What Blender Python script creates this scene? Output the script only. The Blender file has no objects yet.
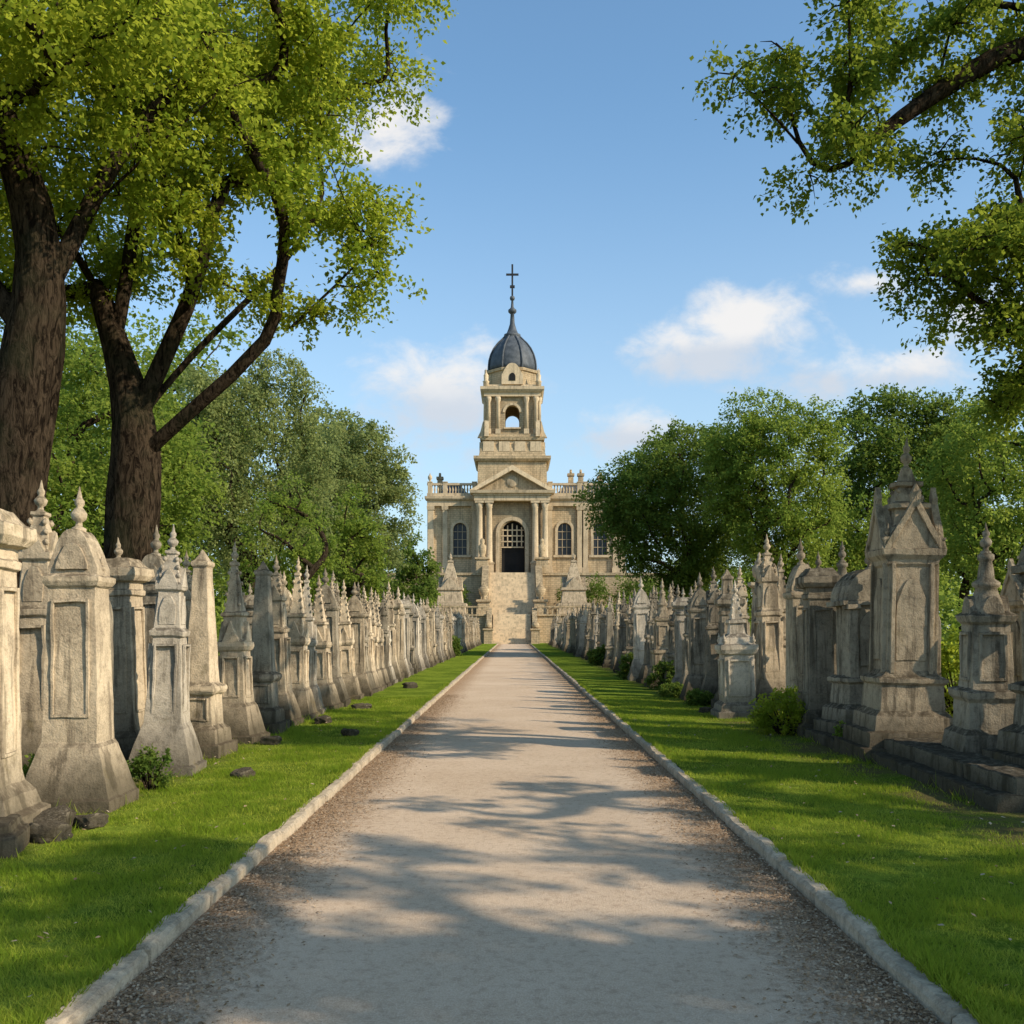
import bpy, bmesh, math, random
import numpy as np
from mathutils import Vector, Matrix, noise
random.seed(7)
S = bpy.context.scene
COL = S.collection
R_ = math.radians

# ---------------------------------------------------------------- helpers
def new_mat(name):
    m = bpy.data.materials.new(name); m.use_nodes = True
    nt = m.node_tree; nt.nodes.clear()
    return m, nt
class NT:
    def __init__(s, nt): s.nt = nt
    def n(s, t, **kw):
        nd = s.nt.nodes.new(t)
        for k, v in kw.items(): setattr(nd, k, v)
        return nd
    def set(s, sock, v):
        if isinstance(v, bpy.types.NodeSocket): s.nt.links.new(v, sock)
        elif v is not None: sock.default_value = v
    def math(s, op, a, b=None, c=None, clamp=False):
        nd = s.n('ShaderNodeMath', operation=op); nd.use_clamp = clamp
        s.set(nd.inputs[0], a)
        if b is not None: s.set(nd.inputs[1], b)
        if c is not None: s.set(nd.inputs[2], c)
        return nd.outputs[0]
    def mix(s, f, a, b, mode='MIX'):
        nd = s.n('ShaderNodeMix', data_type='RGBA', blend_type=mode)
        s.set(nd.inputs[0], f)
        s.set(nd.inputs[6], a if isinstance(a, bpy.types.NodeSocket) else (*a, 1))
        s.set(nd.inputs[7], b if isinstance(b, bpy.types.NodeSocket) else (*b, 1))
        return nd.outputs[2]
    def noise(s, vec, scale, detail=4, rough=.55, dist=0):
        nd = s.n('ShaderNodeTexNoise')
        if vec is not None: s.set(nd.inputs['Vector'], vec)
        nd.inputs['Scale'].default_value = scale
        nd.inputs['Detail'].default_value = detail
        nd.inputs['Roughness'].default_value = rough
        nd.inputs['Distortion'].default_value = dist
        return nd.outputs[0]
    def ramp(s, v, a, b):
        nd = s.n('ShaderNodeMapRange', interpolation_type='SMOOTHSTEP')
        s.set(nd.inputs[0], v); nd.inputs[1].default_value = a; nd.inputs[2].default_value = b
        return nd.outputs[0]
    def mapping(s, vec, sc=(1,1,1), loc=None):
        nd = s.n('ShaderNodeMapping'); s.set(nd.inputs[0], vec)
        nd.inputs['Scale'].default_value = sc
        if loc is not None: s.set(nd.inputs['Location'], loc)
        return nd.outputs[0]
    def bump(s, h, strength, dist):
        nd = s.n('ShaderNodeBump'); s.set(nd.inputs['Height'], h)
        nd.inputs['Strength'].default_value = strength; nd.inputs['Distance'].default_value = dist
        return nd.outputs[0]
    def bsdf(s, col, rough=.9, normal=None, spec=.25):
        if spec <= .2:
            p = s.n('ShaderNodeBsdfDiffuse'); s.set(p.inputs[0], col if isinstance(col, bpy.types.NodeSocket) else (*col, 1))
            p.inputs['Roughness'].default_value = .6
            if normal is not None: s.set(p.inputs['Normal'], normal)
            return p.outputs[0]
        p = s.n('ShaderNodeBsdfPrincipled')
        s.set(p.inputs['Base Color'], col if isinstance(col, bpy.types.NodeSocket) else (*col, 1))
        s.set(p.inputs['Roughness'], rough)
        p.inputs['Specular IOR Level'].default_value = spec
        if normal is not None: s.set(p.inputs['Normal'], normal)
        return p.outputs[0]
    def out(s, sh):
        o = s.n('ShaderNodeOutputMaterial'); s.nt.links.new(sh, o.inputs[0])

def stone_mat(name, light, mid, dark, streak=.5, moss=.4, blocks=False, scale=1.0, baseh=.35, upd=.8, blotch=.5):
    m, nt = new_mat(name); N = NT(nt)
    tc = N.n('ShaderNodeTexCoord'); oi = N.n('ShaderNodeObjectInfo')
    geo = N.n('ShaderNodeNewGeometry')
    off = N.math('MULTIPLY', oi.outputs['Random'], 40.0)
    comb = N.n('ShaderNodeCombineXYZ'); N.set(comb.inputs[0], off); N.set(comb.inputs[1], off)
    P = N.mapping(tc.outputs['Object'], (1,1,1), comb.outputs[0])
    n1 = N.noise(P, 2.2*scale, 4, .65)
    c = N.mix(N.ramp(n1, .36, .58), mid, light)
    n2 = N.noise(P, 12*scale, 5, .75)
    c = N.mix(N.math('MULTIPLY', N.ramp(n2, .47, .68), blotch), c, dark)
    n2b = N.noise(P, 55*scale, 2, .6)
    c = N.mix(N.math('MULTIPLY', N.ramp(n2b, .35, .65), .3), c, tuple(min(1, x*1.3) for x in light))
    st = N.noise(N.mapping(P, (6*scale, 6*scale, .55*scale)), 1.0, 4, .68)
    c = N.mix(N.math('MULTIPLY', N.ramp(st, .50, .64), streak), c, tuple(x*.6 for x in dark))
    sx = N.n('ShaderNodeSeparateXYZ'); N.set(sx.inputs[0], tc.outputs['Object'])
    g = N.math('ADD', sx.outputs[2], N.math('MULTIPLY', n1, -.9))
    base = N.math('SUBTRACT', 1.0, N.ramp(g, -baseh, baseh), clamp=True)
    c = N.mix(N.math('MULTIPLY', base, moss), c, (.045, .038, .024))
    sn = N.n('ShaderNodeSeparateXYZ'); N.set(sn.inputs[0], geo.outputs['Normal'])
    up = N.math('MULTIPLY', N.ramp(sn.outputs[2], .2, .8), N.ramp(n2, .28, .56))
    c = N.mix(N.math('MULTIPLY', up, upd), c, tuple(x*.5 for x in dark))
    c = N.mix(N.math('MULTIPLY', N.ramp(n1, .62, .72), .4), c, (.19,.145,.07))
    hv = N.math('MULTIPLY_ADD', oi.outputs['Random'], .42, .82)
    vm = N.n('ShaderNodeVectorMath', operation='SCALE'); N.set(vm.inputs[0], c); N.set(vm.inputs[3], hv)
    h = N.math('ADD', N.math('MULTIPLY', n2, .9), N.math('MULTIPLY', n2b, .35))
    if blocks:
        br = N.n('ShaderNodeTexBrick'); 
        cx = N.n('ShaderNodeCombineXYZ'); N.set(cx.inputs[0], N.math('ADD', sx.outputs[0], sx.outputs[1])); N.set(cx.inputs[1], sx.outputs[2])
        N.set(br.inputs['Vector'], cx.outputs[0]); br.inputs['Scale'].default_value = .9
        br.inputs['Mortar Size'].default_value = .02
        br.inputs['Color1'].default_value = (.86,.86,.86,1); br.inputs['Color2'].default_value=(1,1,1,1); br.inputs['Mortar'].default_value=(.6,.6,.6,1)
        cc = N.mix(1.0, vm.outputs[0], br.outputs[0], 'MULTIPLY')
    else: cc = vm.outputs[0]
    N.out(N.bsdf(cc, .92, N.bump(h, .9, .018 if not blocks else .08), .2))
    return m

M_stone = stone_mat('weathered_stone', (.56,.445,.30), (.37,.29,.195), (.13,.098,.065), .6, .85)
M_stone_d = stone_mat('dark_weathered_stone', (.38,.315,.225), (.23,.19,.135), (.08,.064,.045), .6, .85)
M_stone_l = stone_mat('pale_stone', (.60,.51,.39), (.44,.37,.275), (.16,.13,.095), .5, .7)
M_bld = stone_mat('limestone_building', (.62,.475,.29), (.47,.355,.215), (.20,.15,.095), .35, 0, True, .35, blotch=.35, upd=.5)
M_trim = stone_mat('limestone_trim', (.70,.555,.365), (.54,.425,.275), (.23,.18,.12), .35, 0, False, .4, blotch=.35, upd=.5)
M_kerb = stone_mat('kerb_stone', (.46,.37,.26), (.33,.265,.185), (.15,.12,.085), .2, .0, False, 1.4, upd=.25)

def simple_mat(name, a, b, scale, rough=.8, bump=.3, bd=.01, spec=.25):
    m, nt = new_mat(name); N = NT(nt); tc = N.n('ShaderNodeTexCoord')
    n = N.noise(tc.outputs['Object'], scale, 5, .65)
    N.out(N.bsdf(N.mix(N.ramp(n,.3,.7), a, b), rough, N.bump(n, bump, bd), spec)); return m
M_slate = simple_mat('slate_dome', (.05,.058,.065), (.11,.12,.13), 1.2, .6, .4, .1, .3)
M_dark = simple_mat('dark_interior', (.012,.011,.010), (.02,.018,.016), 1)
M_glass = simple_mat('window_glass', (.02,.022,.025), (.04,.042,.045), .8, .35, .05, .02, .4)
M_iron = simple_mat('iron', (.02,.02,.022), (.04,.04,.04), 2, .5)

def bark_mat():
    m, nt = new_mat('bark'); N = NT(nt); tc = N.n('ShaderNodeTexCoord')
    v = N.mapping(tc.outputs['Object'], (1,1,.3))
    n = N.noise(v, 14, 6, .72, 1.2); n2 = N.noise(tc.outputs['Object'], 1.5, 3, .6)
    c = N.mix(N.ramp(n,.38,.62), (.014,.010,.007), (.085,.060,.038))
    c = N.mix(N.math('MULTIPLY', N.ramp(n2,.5,.7), .5), c, (.04,.042,.022))
    N.out(N.bsdf(c, .95, N.bump(n, 1.0, .07), .1)); return m
M_bark = bark_mat()

def leaf_mat(name, a, b, yel, trans=.4):
    m, nt = new_mat(name); N = NT(nt)
    at = N.n('ShaderNodeAttribute', attribute_name='lv')
    s = N.n('ShaderNodeSeparateColor'); N.set(s.inputs[0], at.outputs['Color'])
    c = N.mix(s.outputs[0], a, b)
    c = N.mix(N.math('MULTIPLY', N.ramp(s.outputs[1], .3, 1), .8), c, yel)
    d = N.n('ShaderNodeBsdfDiffuse'); N.set(d.inputs[0], c)
    if trans <= 0: N.out(d.outputs[0]); return m
    t = N.n('ShaderNodeBsdfTranslucent')
    tcol = N.mix(.5, c, tuple(min(1,x*2.0) for x in yel)); N.set(t.inputs[0], tcol)
    m1 = N.n('ShaderNodeMixShader'); m1.inputs[0].default_value = trans
    nt.links.new(d.outputs[0], m1.inputs[1]); nt.links.new(t.outputs[0], m1.inputs[2])
    N.out(m1.outputs[0]); return m
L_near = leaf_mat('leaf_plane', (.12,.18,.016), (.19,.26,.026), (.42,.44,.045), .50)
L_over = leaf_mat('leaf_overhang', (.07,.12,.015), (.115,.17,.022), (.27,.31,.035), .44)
L_dark = leaf_mat('leaf_dark', (.065,.11,.022), (.105,.165,.03), (.20,.25,.045), .42)
L_mid = leaf_mat('leaf_mid', (.11,.17,.026), (.17,.24,.038), (.31,.36,.06), .45)
L_grey = leaf_mat('leaf_willow', (.145,.19,.06), (.21,.25,.085), (.32,.34,.11), .42)
L_grass = leaf_mat('grass_blade', (.11,.18,.014), (.19,.27,.022), (.38,.39,.055), .40)
L_litter = leaf_mat('litter', (.18,.11,.055), (.38,.25,.145), (.46,.36,.25), .0)

# ---------------------------------------------------------------- mesh utils
def mk_obj(name, me, mats=(), loc=(0,0,0), parent=None):
    o = bpy.data.objects.new(name, me); COL.objects.link(o); o.location = loc
    for m in mats:
        if m.name not in [x.name for x in me.materials if x]: me.materials.append(m)
    if parent: o.parent = parent
    return o
def quads_mesh(name, V, nper, lv=None):
    n = len(V)//nper
    me = bpy.data.meshes.new(name)
    me.vertices.add(len(V)); me.vertices.foreach_set('co', np.ascontiguousarray(V, dtype=np.float32).ravel())
    me.loops.add(len(V)); me.loops.foreach_set('vertex_index', np.arange(len(V), dtype=np.int32))
    me.polygons.add(n); me.polygons.foreach_set('loop_start', np.arange(0, len(V), nper, dtype=np.int32))
    if lv is not None:
        at = me.attributes.new('lv', 'FLOAT_COLOR', 'POINT')
        c = np.ones((len(V),4), dtype=np.float32); c[:, :2] = np.repeat(lv, nper, axis=0)
        at.data.foreach_set('color', c.ravel())
    me.update(calc_edges=True); me.validate()
    return me
def norm(a): return a/np.maximum(np.linalg.norm(a, axis=1, keepdims=True), 1e-6)

def leaf_geo(centers, rad, nleaf, size, rng, squash=.7, ntw=12, droop=.35):
    C = np.asarray(centers); K = len(C)
    rad = np.broadcast_to(np.asarray(rad, float), (K,))
    td = norm(rng.normal(size=(K*ntw, 3))); td[:,2] = td[:,2]*squash
    per = max(1, nleaf//ntw)
    idx = np.repeat(np.arange(K*ntw), per); ci = idx//ntw
    t = rng.uniform(.12, 1, len(idx))**.75
    p = C[ci] + td[idx]*(t*rad[ci])[:,None] + rng.normal(size=(len(idx),3))*(rad[ci]*.12)[:,None]
    p[:,2] -= droop*rad[ci]*t*t*.6
    a = norm(td[idx]*.7 + rng.normal(size=(len(idx),3))*.8 + np.array([0,0,-droop]))
    nn = norm(rng.normal(size=(len(idx),3))*.6 + np.array([0,0,1.0]))
    s = norm(np.cross(a, nn)); nn = np.cross(s, a)
    L = (size*rng.uniform(.6, 1.25, len(idx)))[:,None]
    V = np.stack([p, p+a*L*.42+s*L*.36+nn*L*.12, p+a*L, p+a*L*.42-s*L*.36+nn*L*.12], axis=1).reshape(-1,3)
    cv = rng.uniform(size=K)
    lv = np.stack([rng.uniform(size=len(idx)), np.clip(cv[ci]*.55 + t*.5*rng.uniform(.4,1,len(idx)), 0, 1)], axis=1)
    return V, lv

def tube_geo(chains):
    V=[]; F=[]
    for pts, rad, sides in chains:
        b = len(V); n = len(pts)
        up = Vector((0.3,0.9,0.1))
        for i in range(n):
            d = Vector(pts[min(i+1,n-1)]) - Vector(pts[max(i-1,0)])
            if d.length < 1e-6: d = Vector((0,0,1))
            d.normalize()
            s = d.cross(up)
            if s.length < 1e-3: s = d.cross(Vector((1,0,0)))
            s.normalize(); q = s.cross(d); up = q*-1 if q.dot(up)<0 else q
            for k in range(sides):
                an = 2*math.pi*k/sides
                r = rad[i]
                if sides >= 12:
                    r *= 1 + .16*noise.noise(Vector((math.cos(an)*1.6, math.sin(an)*1.6, pts[i][2]*.35+pts[0][0]))) + .09*noise.noise(Vector((math.cos(an)*4, math.sin(an)*4, pts[i][2]*1.0)))
                v = Vector(pts[i]) + (s*math.cos(an)+up*math.sin(an))*r
                V.append(v[:])
        for i in range(n-1):
            for k in range(sides):
                k2=(k+1)%sides
                F.append((b+i*sides+k, b+i*sides+k2, b+(i+1)*sides+k2, b+(i+1)*sides+k))
    return V, F

def sample_lobes(lobes, n, mind, rng, shell=.25):
    out = []; vols = np.array([l[3]*l[4]*l[5] for l in lobes]); vols = vols/vols.sum()
    tries = 0
    while len(out) < n and tries < n*30:
        tries += 1
        l = lobes[rng.choice(len(lobes), p=vols)]
        d = rng.normal(size=3); d /= np.linalg.norm(d)
        r = rng.uniform(shell, 1)**(1/3)
        p = np.array([l[0]+d[0]*r*l[3], l[1]+d[1]*r*l[4], l[2]+d[2]*r*l[5]])
        if out and np.min(np.linalg.norm(np.array(out)-p, axis=1)) < mind: continue
        out.append(p)
    return out

def make_tree(name, trunk, r0, limbs, lobes, ncl, clR, nleaf, lsize, lmat, seed, extra=(), minz=None,
              mind=None, step=.55, squash=.7, shell=.25, droop=.35, ntw=12, twigs=True, exr=1.0, pw=.56):
    rng = np.random.default_rng(seed); rnd = random.Random(seed)
    pos = []; par = []
    def add_poly(pts, parent, wob=.08):
        last = parent
        for i in range(len(pts)-1):
            a = Vector(pts[i]); b = Vector(pts[i+1]); n = max(1, int((b-a).length/step))
            for k in range(1, n+1):
                p = a.lerp(b, k/n)
                if not (i == len(pts)-2 and k == n): p += Vector((rnd.uniform(-wob,wob), rnd.uniform(-wob,wob), rnd.uniform(-wob,wob)*.5))
                pos.append(np.array(p)); par.append(last); last = len(pos)-1
        return last
    pos.append(np.array(trunk[0], float)); par.append(-1)
    add_poly(trunk, 0, .04)
    for lb in limbs:
        P = np.array(pos); k = int(np.argmin(np.linalg.norm(P-np.array(lb[0]), axis=1)))
        add_poly([tuple(pos[k])]+list(lb[1:]), k, .10)
    top = np.array(trunk[-1], float)
    if minz is None: minz = trunk[-1][2]*.75
    C = sample_lobes(lobes, ncl, mind or clR*.75, rng, shell) + [np.array(e, float) for e in extra]
    isx = {id(c) for c in C[-len(extra):]} if len(extra) else set()
    C.sort(key=lambda c: np.linalg.norm(c-top))
    tips = []
    for c in C:
        P = np.array(pos); d = np.linalg.norm(P-c, axis=1)
        cost = d + .7*np.maximum(0, P[:,2]-c[2]+.1*d) + np.where(P[:,2] < minz, 100, 0)
        k = int(np.argmin(cost)); a = pos[k]; L = np.linalg.norm(c-a)
        n = max(2, int(L/step)); last = k
        bow = np.array([0,0,-.12*L]) + rng.normal(size=3)*.06*L
        for i in range(1, n+1):
            t = i/n; p = a*(1-t)+c*t + bow*math.sin(math.pi*t)
            pos.append(p); par.append(last); last = len(pos)-1
        tips.append(last)
    N = len(pos); w = np.zeros(N); ch = [[] for _ in range(N)]
    for t in tips: w[t] += 1
    for i in range(N-1, 0, -1): w[par[i]] += w[i]; ch[par[i]].append(i)
    w = np.maximum(w, .25)
    k = r0/(w[0]**pw); rad = np.minimum(np.maximum(k*w**pw, .008*w**.35), r0)
    chains = []; stack = [(0, None)]
    while stack:
        s, p = stack.pop(); pts=[]; rr=[]
        if p is not None: pts.append(pos[p]); rr.append(min(rad[s]*1.15, rad[p]))
        i = s
        while True:
            pts.append(pos[i]); r = rad[i]
            if p is None: r *= 1+.55*math.exp(-(pos[i][2]-trunk[0][2])/.45)
            rr.append(r)
            if not ch[i]: break
            cs = sorted(ch[i], key=lambda q: -w[q])
            for q in cs[1:]: stack.append((q, i))
            i = cs[0]
        rr[-1] = min(rr[-1], .012)
        if len(pts) > 3:   # soften kinks
            for _ in range(2):
                A = np.array(pts); A[1:-1] = A[1:-1]*.5 + (A[:-2]+A[2:])*.25; pts = list(A)
                B_ = np.array(rr); B_[1:-1] = B_[1:-1]*.5 + (B_[:-2]+B_[2:])*.25; rr = list(B_)
        sides = 20 if p is None else (9 if rr[0] > .07 else 4)
        chains.append((pts, rr, sides))
    if twigs:
        for c in C:
            for _ in range(3):
                d = norm(rng.normal(size=(1,3)))[0]; d[2] *= squash
                e = c+d*clR*.8; mid = c+d*clR*.4+np.array([0,0,.05])
                chains.append(([c, mid, e], [.012,.008,.003], 3))
    V, F = tube_geo(chains)
    me = bpy.data.meshes.new(name+'_wood'); me.from_pydata(V, [], F)
    me.polygons.foreach_set('use_smooth', [True]*len(F)); me.update()
    root = bpy.data.objects.new(name, None); COL.objects.link(root)
    mk_obj('trunk_and_branches', me, [M_bark], parent=root)
    radn = clR*rng.uniform(.75, 1.25, len(C))*np.array([exr if id(c) in isx else 1 for c in C])
    LV, lv = leaf_geo(np.array(C), radn, nleaf, lsize, rng, squash, ntw, droop)
    mk_obj('foliage', quads_mesh(name+'_leaves', LV, 4, lv), [lmat], parent=root)
    return root

# ---------------------------------------------------------------- bmesh shapes
def stack_(bm, prof, cx=0, cy=0, rot=0):
    rings=[]
    for z,hx,hy in prof:
        rings.append([bm.verts.new(Vector((cx,cy,0))+Matrix.Rotation(rot,3,'Z')@Vector((sx*hx,sy*hy,z))) for sx,sy in ((-1,-1),(1,-1),(1,1),(-1,1))])
    for a,b in zip(rings, rings[1:]):
        for k in range(4): bm.faces.new((a[k],a[(k+1)%4],b[(k+1)%4],b[k]))
    bm.faces.new(rings[0][::-1]); bm.faces.new(rings[-1])
def box(bm, x0,x1,y0,y1,z0,z1):
    stack_(bm, [(z0,(x1-x0)/2,(y1-y0)/2),(z1,(x1-x0)/2,(y1-y0)/2)], (x0+x1)/2,(y0+y1)/2)
def lathe(bm, prof, n=10, cx=0, cy=0, smooth=True, rot=0):
    rings=[]
    for z,r in prof:
        r=max(r,.002); rings.append([bm.verts.new((cx+r*math.cos(rot+2*math.pi*k/n), cy+r*math.sin(rot+2*math.pi*k/n), z)) for k in range(n)])
    for a,b in zip(rings, rings[1:]):
        for k in range(n):
            f=bm.faces.new((a[k],a[(k+1)%n],b[(k+1)%n],b[k])); f.smooth=smooth
    bm.faces.new(rings[0][::-1]); bm.faces.new(rings[-1])
def prism(bm, pts, y0, y1, M=None):
    a=[bm.verts.new((x,y0,z)) for x,z in pts]; b=[bm.verts.new((x,y1,z)) for x,z in pts]
    if M is not None:
        for v in a+b: v.co = M@v.co
    n=len(pts); bm.faces.new(a); bm.faces.new(b[::-1])
    for k in range(n): bm.faces.new((a[(k+1)%n],a[k],b[k],b[(k+1)%n]))
def archwall(bm, W0, W1, y0, y1, z0, z1, ow, zb, zs, cx=0, n=12, M=None):
    arc=[(cx-ow*math.cos(math.pi*i/n), zs+ow*math.sin(math.pi*i/n)) for i in range(n+1)]
    polys=[[(W0,z0),(cx-ow,z0),(cx-ow,z1),(W0,z1)],[(cx+ow,z0),(W1,z0),(W1,z1),(cx+ow,z1)]]
    if zb>z0+.01: polys.append([(cx-ow,z0),(cx+ow,z0),(cx+ow,zb),(cx-ow,zb)])
    for i in range(n): polys.append([arc[i],arc[i+1],(arc[i+1][0],z1),(arc[i][0],z1)])
    vs=[]
    for p in polys:
        f=[bm.verts.new((x,y0,z)) for x,z in p]; b=[bm.verts.new((x,y1,z)) for x,z in p]; vs+=f+b
        bm.faces.new(f); bm.faces.new(b[::-1])
    edge=[(cx-ow,zb)]+arc+[(cx+ow,zb),(cx-ow,zb)]
    for (xa,za),(xb,zb_) in list(zip(edge,edge[1:]))+[((W0,z0),(W0,z1)),((W0,z1),(W1,z1)),((W1,z1),(W1,z0))]:
        q=[bm.verts.new(c) for c in ((xa,y0,za),(xb,y0,zb_),(xb,y1,zb_),(xa,y1,za))]; vs+=q; bm.faces.new(q)
    if M is not None:
        for v in vs: v.co=M@v.co
def fin(bm, name, bev=0, rough=0, seg=.14):
    bmesh.ops.recalc_face_normals(bm, faces=bm.faces)
    if bev:
        es=[e for e in bm.edges if e.is_manifold and not (e.link_faces[0].smooth and e.link_faces[1].smooth) and e.calc_face_angle(0)>.4]
        bmesh.ops.bevel(bm, geom=es, offset=bev, segments=1, affect='EDGES', clamp_overlap=True)
    if rough:
        for _ in range(3):
            es=[e for e in bm.edges if e.calc_length()>seg]
            if not es: break
            bmesh.ops.subdivide_edges(bm, edges=es, cuts=1, use_grid_fill=True)
        bmesh.ops.triangulate(bm, faces=[f for f in bm.faces if len(f.verts)>4])
        for v in bm.verts:
            p=v.co; o=Vector((p.x*5,p.y*5,p.z*5))
            v.co = p + noise.noise_vector(o)*rough + noise.noise_vector(o*4)*rough*.6
    me=bpy.data.meshes.new(name); bm.to_mesh(me); bm.free(); return me

# ---------------------------------------------------------------- monuments
def finial(bm, z, s=1.0, cx=0, cy=0):
    lathe(bm, [(z-.02,.07*s),(z+.03*s,.078*s),(z+.05*s,.04*s),(z+.09*s,.035*s),(z+.12*s,.075*s),(z+.17*s,.088*s),(z+.21*s,.06*s),(z+.24*s,.033*s),(z+.27*s,.05*s),(z+.30*s,.05*s),(z+.33*s,.028*s),(z+.44*s,.004)], 8, cx, cy)
def crockets(bm, z0,h0,z1,h1,n,s):
    for i in range(n):
        t=(i+.5)/n; z=z0+(z1-z0)*t; r=h0+(h1-h0)*t
        for a in (1,-1):
            for b in (1,-1): lathe(bm,[(z-s,.3*s),(z,s),(z+s*.8,.6*s),(z+1.3*s,.01)],5,a*(r+s*.3),b*(r+s*.3))
def panel(bm, hx, hy, z0, z1, t=.035, d=.022):
    for sy in (-1,1):
        y0,y1 = sorted((sy*(hy-.006), sy*(hy+d)))
        box(bm,-hx,-hx+t,y0,y1,z0,z1); box(bm,hx-t,hx,y0,y1,z0,z1)
        box(bm,-hx+t+.001,hx-t-.001,y0,y1,z0,z0+t); box(bm,-hx+t+.001,hx-t-.001,y0,y1,z1-t,z1)
def panel_x(bm, hx, hy, z0, z1, t=.035, d=.022):
    for sx in (-1,1):
        x0,x1 = sorted((sx*(hx-.006), sx*(hx+d)))
        box(bm,x0,x1,-hy,-hy+t,z0,z1); box(bm,x0,x1,hy-t,hy,z0,z1)
        box(bm,x0,x1,-hy+t+.001,hy-t-.001,z0,z0+t); box(bm,x0,x1,-hy+t+.001,hy-t-.001,z1-t,z1)
def archpts(w, z0, zs, h, pointed=True, n=7):
    pts=[(-w,z0),(w,z0)]
    if pointed:
        for i in range(n+1):
            t=i/n; pts.append((w*(1-t)**.8 if t<1 else 0, zs+h*math.sin(t*math.pi/2)**1.1))
        pts+=[(-x,z) for x,z in pts[2:-1][::-1]]
    else:
        for i in range(2*n+1):
            a=math.pi*i/(2*n); pts.append((w*math.cos(a), zs+h*math.sin(a)))
    return pts
def m_obelisk(bm):
    stack_(bm,[(-.1,.36,.36),(.18,.36,.36),(.18,.30,.30),(.36,.28,.28),(.42,.21,.21),(.80,.195,.195),(.82,.23,.23),(.87,.25,.25),(.92,.24,.24),(.96,.175,.175),(2.45,.095,.095),(2.47,.12,.12),(2.52,.12,.12),(2.54,.085,.085),(2.68,.01,.01)])
    panel(bm,.16,.20,.47,.77)
def m_stele(bm):
    stack_(bm,[(-.1,.44,.38),(.12,.44,.38),(.14,.42,.36),(.22,.40,.34),(.50,.31,.26),(.58,.29,.235),(.62,.265,.21),(2.02,.225,.175),(2.04,.25,.20),(2.08,.27,.22),(2.12,.27,.22),(2.14,.22,.17)])
    panel(bm,.18,.195,.85,1.92,.03,.02)
    prism(bm, archpts(.235,2.13,2.2,.36),-.155,.155); prism(bm, archpts(.15,2.18,2.22,.22),-.18,.18)
    finial(bm,2.54,.95)
    for sx in (-1,1): finial(bm,2.13,.42,sx*.22,0)
def m_pier(bm):
    stack_(bm,[(-.1,.36,.36),(.2,.36,.36),(.23,.31,.31),(.34,.28,.28),(.42,.225,.225),(.5,.21,.21),(1.98,.185,.185),(2.0,.21,.21),(2.05,.21,.21),(2.07,.19,.19),(2.14,.19,.19),(2.16,.24,.24),(2.22,.28,.28),(2.31,.28,.28),(2.33,.23,.23),(2.43,.16,.16)])
    panel(bm,.14,.195,.62,1.86,.03); panel_x(bm,.195,.14,.62,1.86,.03); finial(bm,2.42,.6)
def m_spire(bm):
    stack_(bm,[(-.1,.38,.38),(.10,.38,.38),(.12,.33,.33),(.50,.24,.24),(.55,.20,.20),(1.25,.165,.165),(1.27,.19,.19),(1.32,.21,.21),(1.38,.20,.20),(1.41,.14,.14),(1.72,.125,.125),(1.74,.155,.155),(1.78,.155,.155),(1.80,.115,.115),(2.42,.035,.035),(2.44,.055,.055),(2.48,.055,.055)])
    panel(bm,.125,.185,.62,1.18,.028); panel_x(bm,.185,.125,.62,1.18,.028)
    for k in range(4):
        M=Matrix.Rotation(k*math.pi/2,4,'Z'); prism(bm,[(-.13,1.38),(.13,1.38),(0,1.66)],-.20-.003*k,-.12,M)
    crockets(bm,1.82,.11,2.4,.04,4,.025)
    finial(bm,2.46,.7)
def m_tall(bm):
    """tall slender tapering shaft with crocketed tip"""
    stack_(bm,[(-.1,.38,.38),(.1,.38,.38),(.12,.34,.34),(.2,.33,.33),(.52,.235,.235),(.58,.21,.21),(1.55,.155,.155),(1.57,.18,.18),(1.62,.19,.19),(1.66,.145,.145),(2.08,.115,.115),(2.10,.145,.145),(2.15,.15,.15),(2.18,.11,.11),(2.5,.05,.05),(2.52,.07,.07),(2.55,.07,.07)])
    panel(bm,.13,.178,.68,1.48,.026,.03); panel_x(bm,.178,.13,.68,1.48,.026,.03)
    for k in range(4):
        M=Matrix.Rotation(k*math.pi/2,4,'Z'); prism(bm,[(-.12,2.13),(.12,2.13),(0,2.36)],-.15-.003*k,-.08,M); prism(bm,archpts(.09,1.7,1.9,.14),-.15-.003*k,-.10,M)
    crockets(bm,2.2,.10,2.5,.05,3,.028); finial(bm,2.53,.75)
def m_headstone(bm):
    stack_(bm,[(-.1,.44,.26),(.16,.44,.26),(.18,.39,.22),(.30,.38,.2),(.34,.34,.15)])
    prism(bm, archpts(.32,.30,1.45,.34,False),-.09,.09); prism(bm, archpts(.24,.5,1.42,.25,False),-.11,.11)
def m_gothic_head(bm):
    stack_(bm,[(-.1,.42,.30),(.2,.42,.30),(.22,.36,.25),(.4,.34,.22),(.45,.29,.16)])
    prism(bm, archpts(.27,.42,1.6,.6),-.11,.11); prism(bm, archpts(.19,.6,1.55,.48),-.135,.135)
    lathe(bm,[(2.16,.03),(2.3,.03),(2.32,.05),(2.36,.05)],6); box(bm,-.035,.035,-.035,.035,2.34,2.62); box(bm,-.12,.12,-.033,.033,2.46,2.53)
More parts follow.
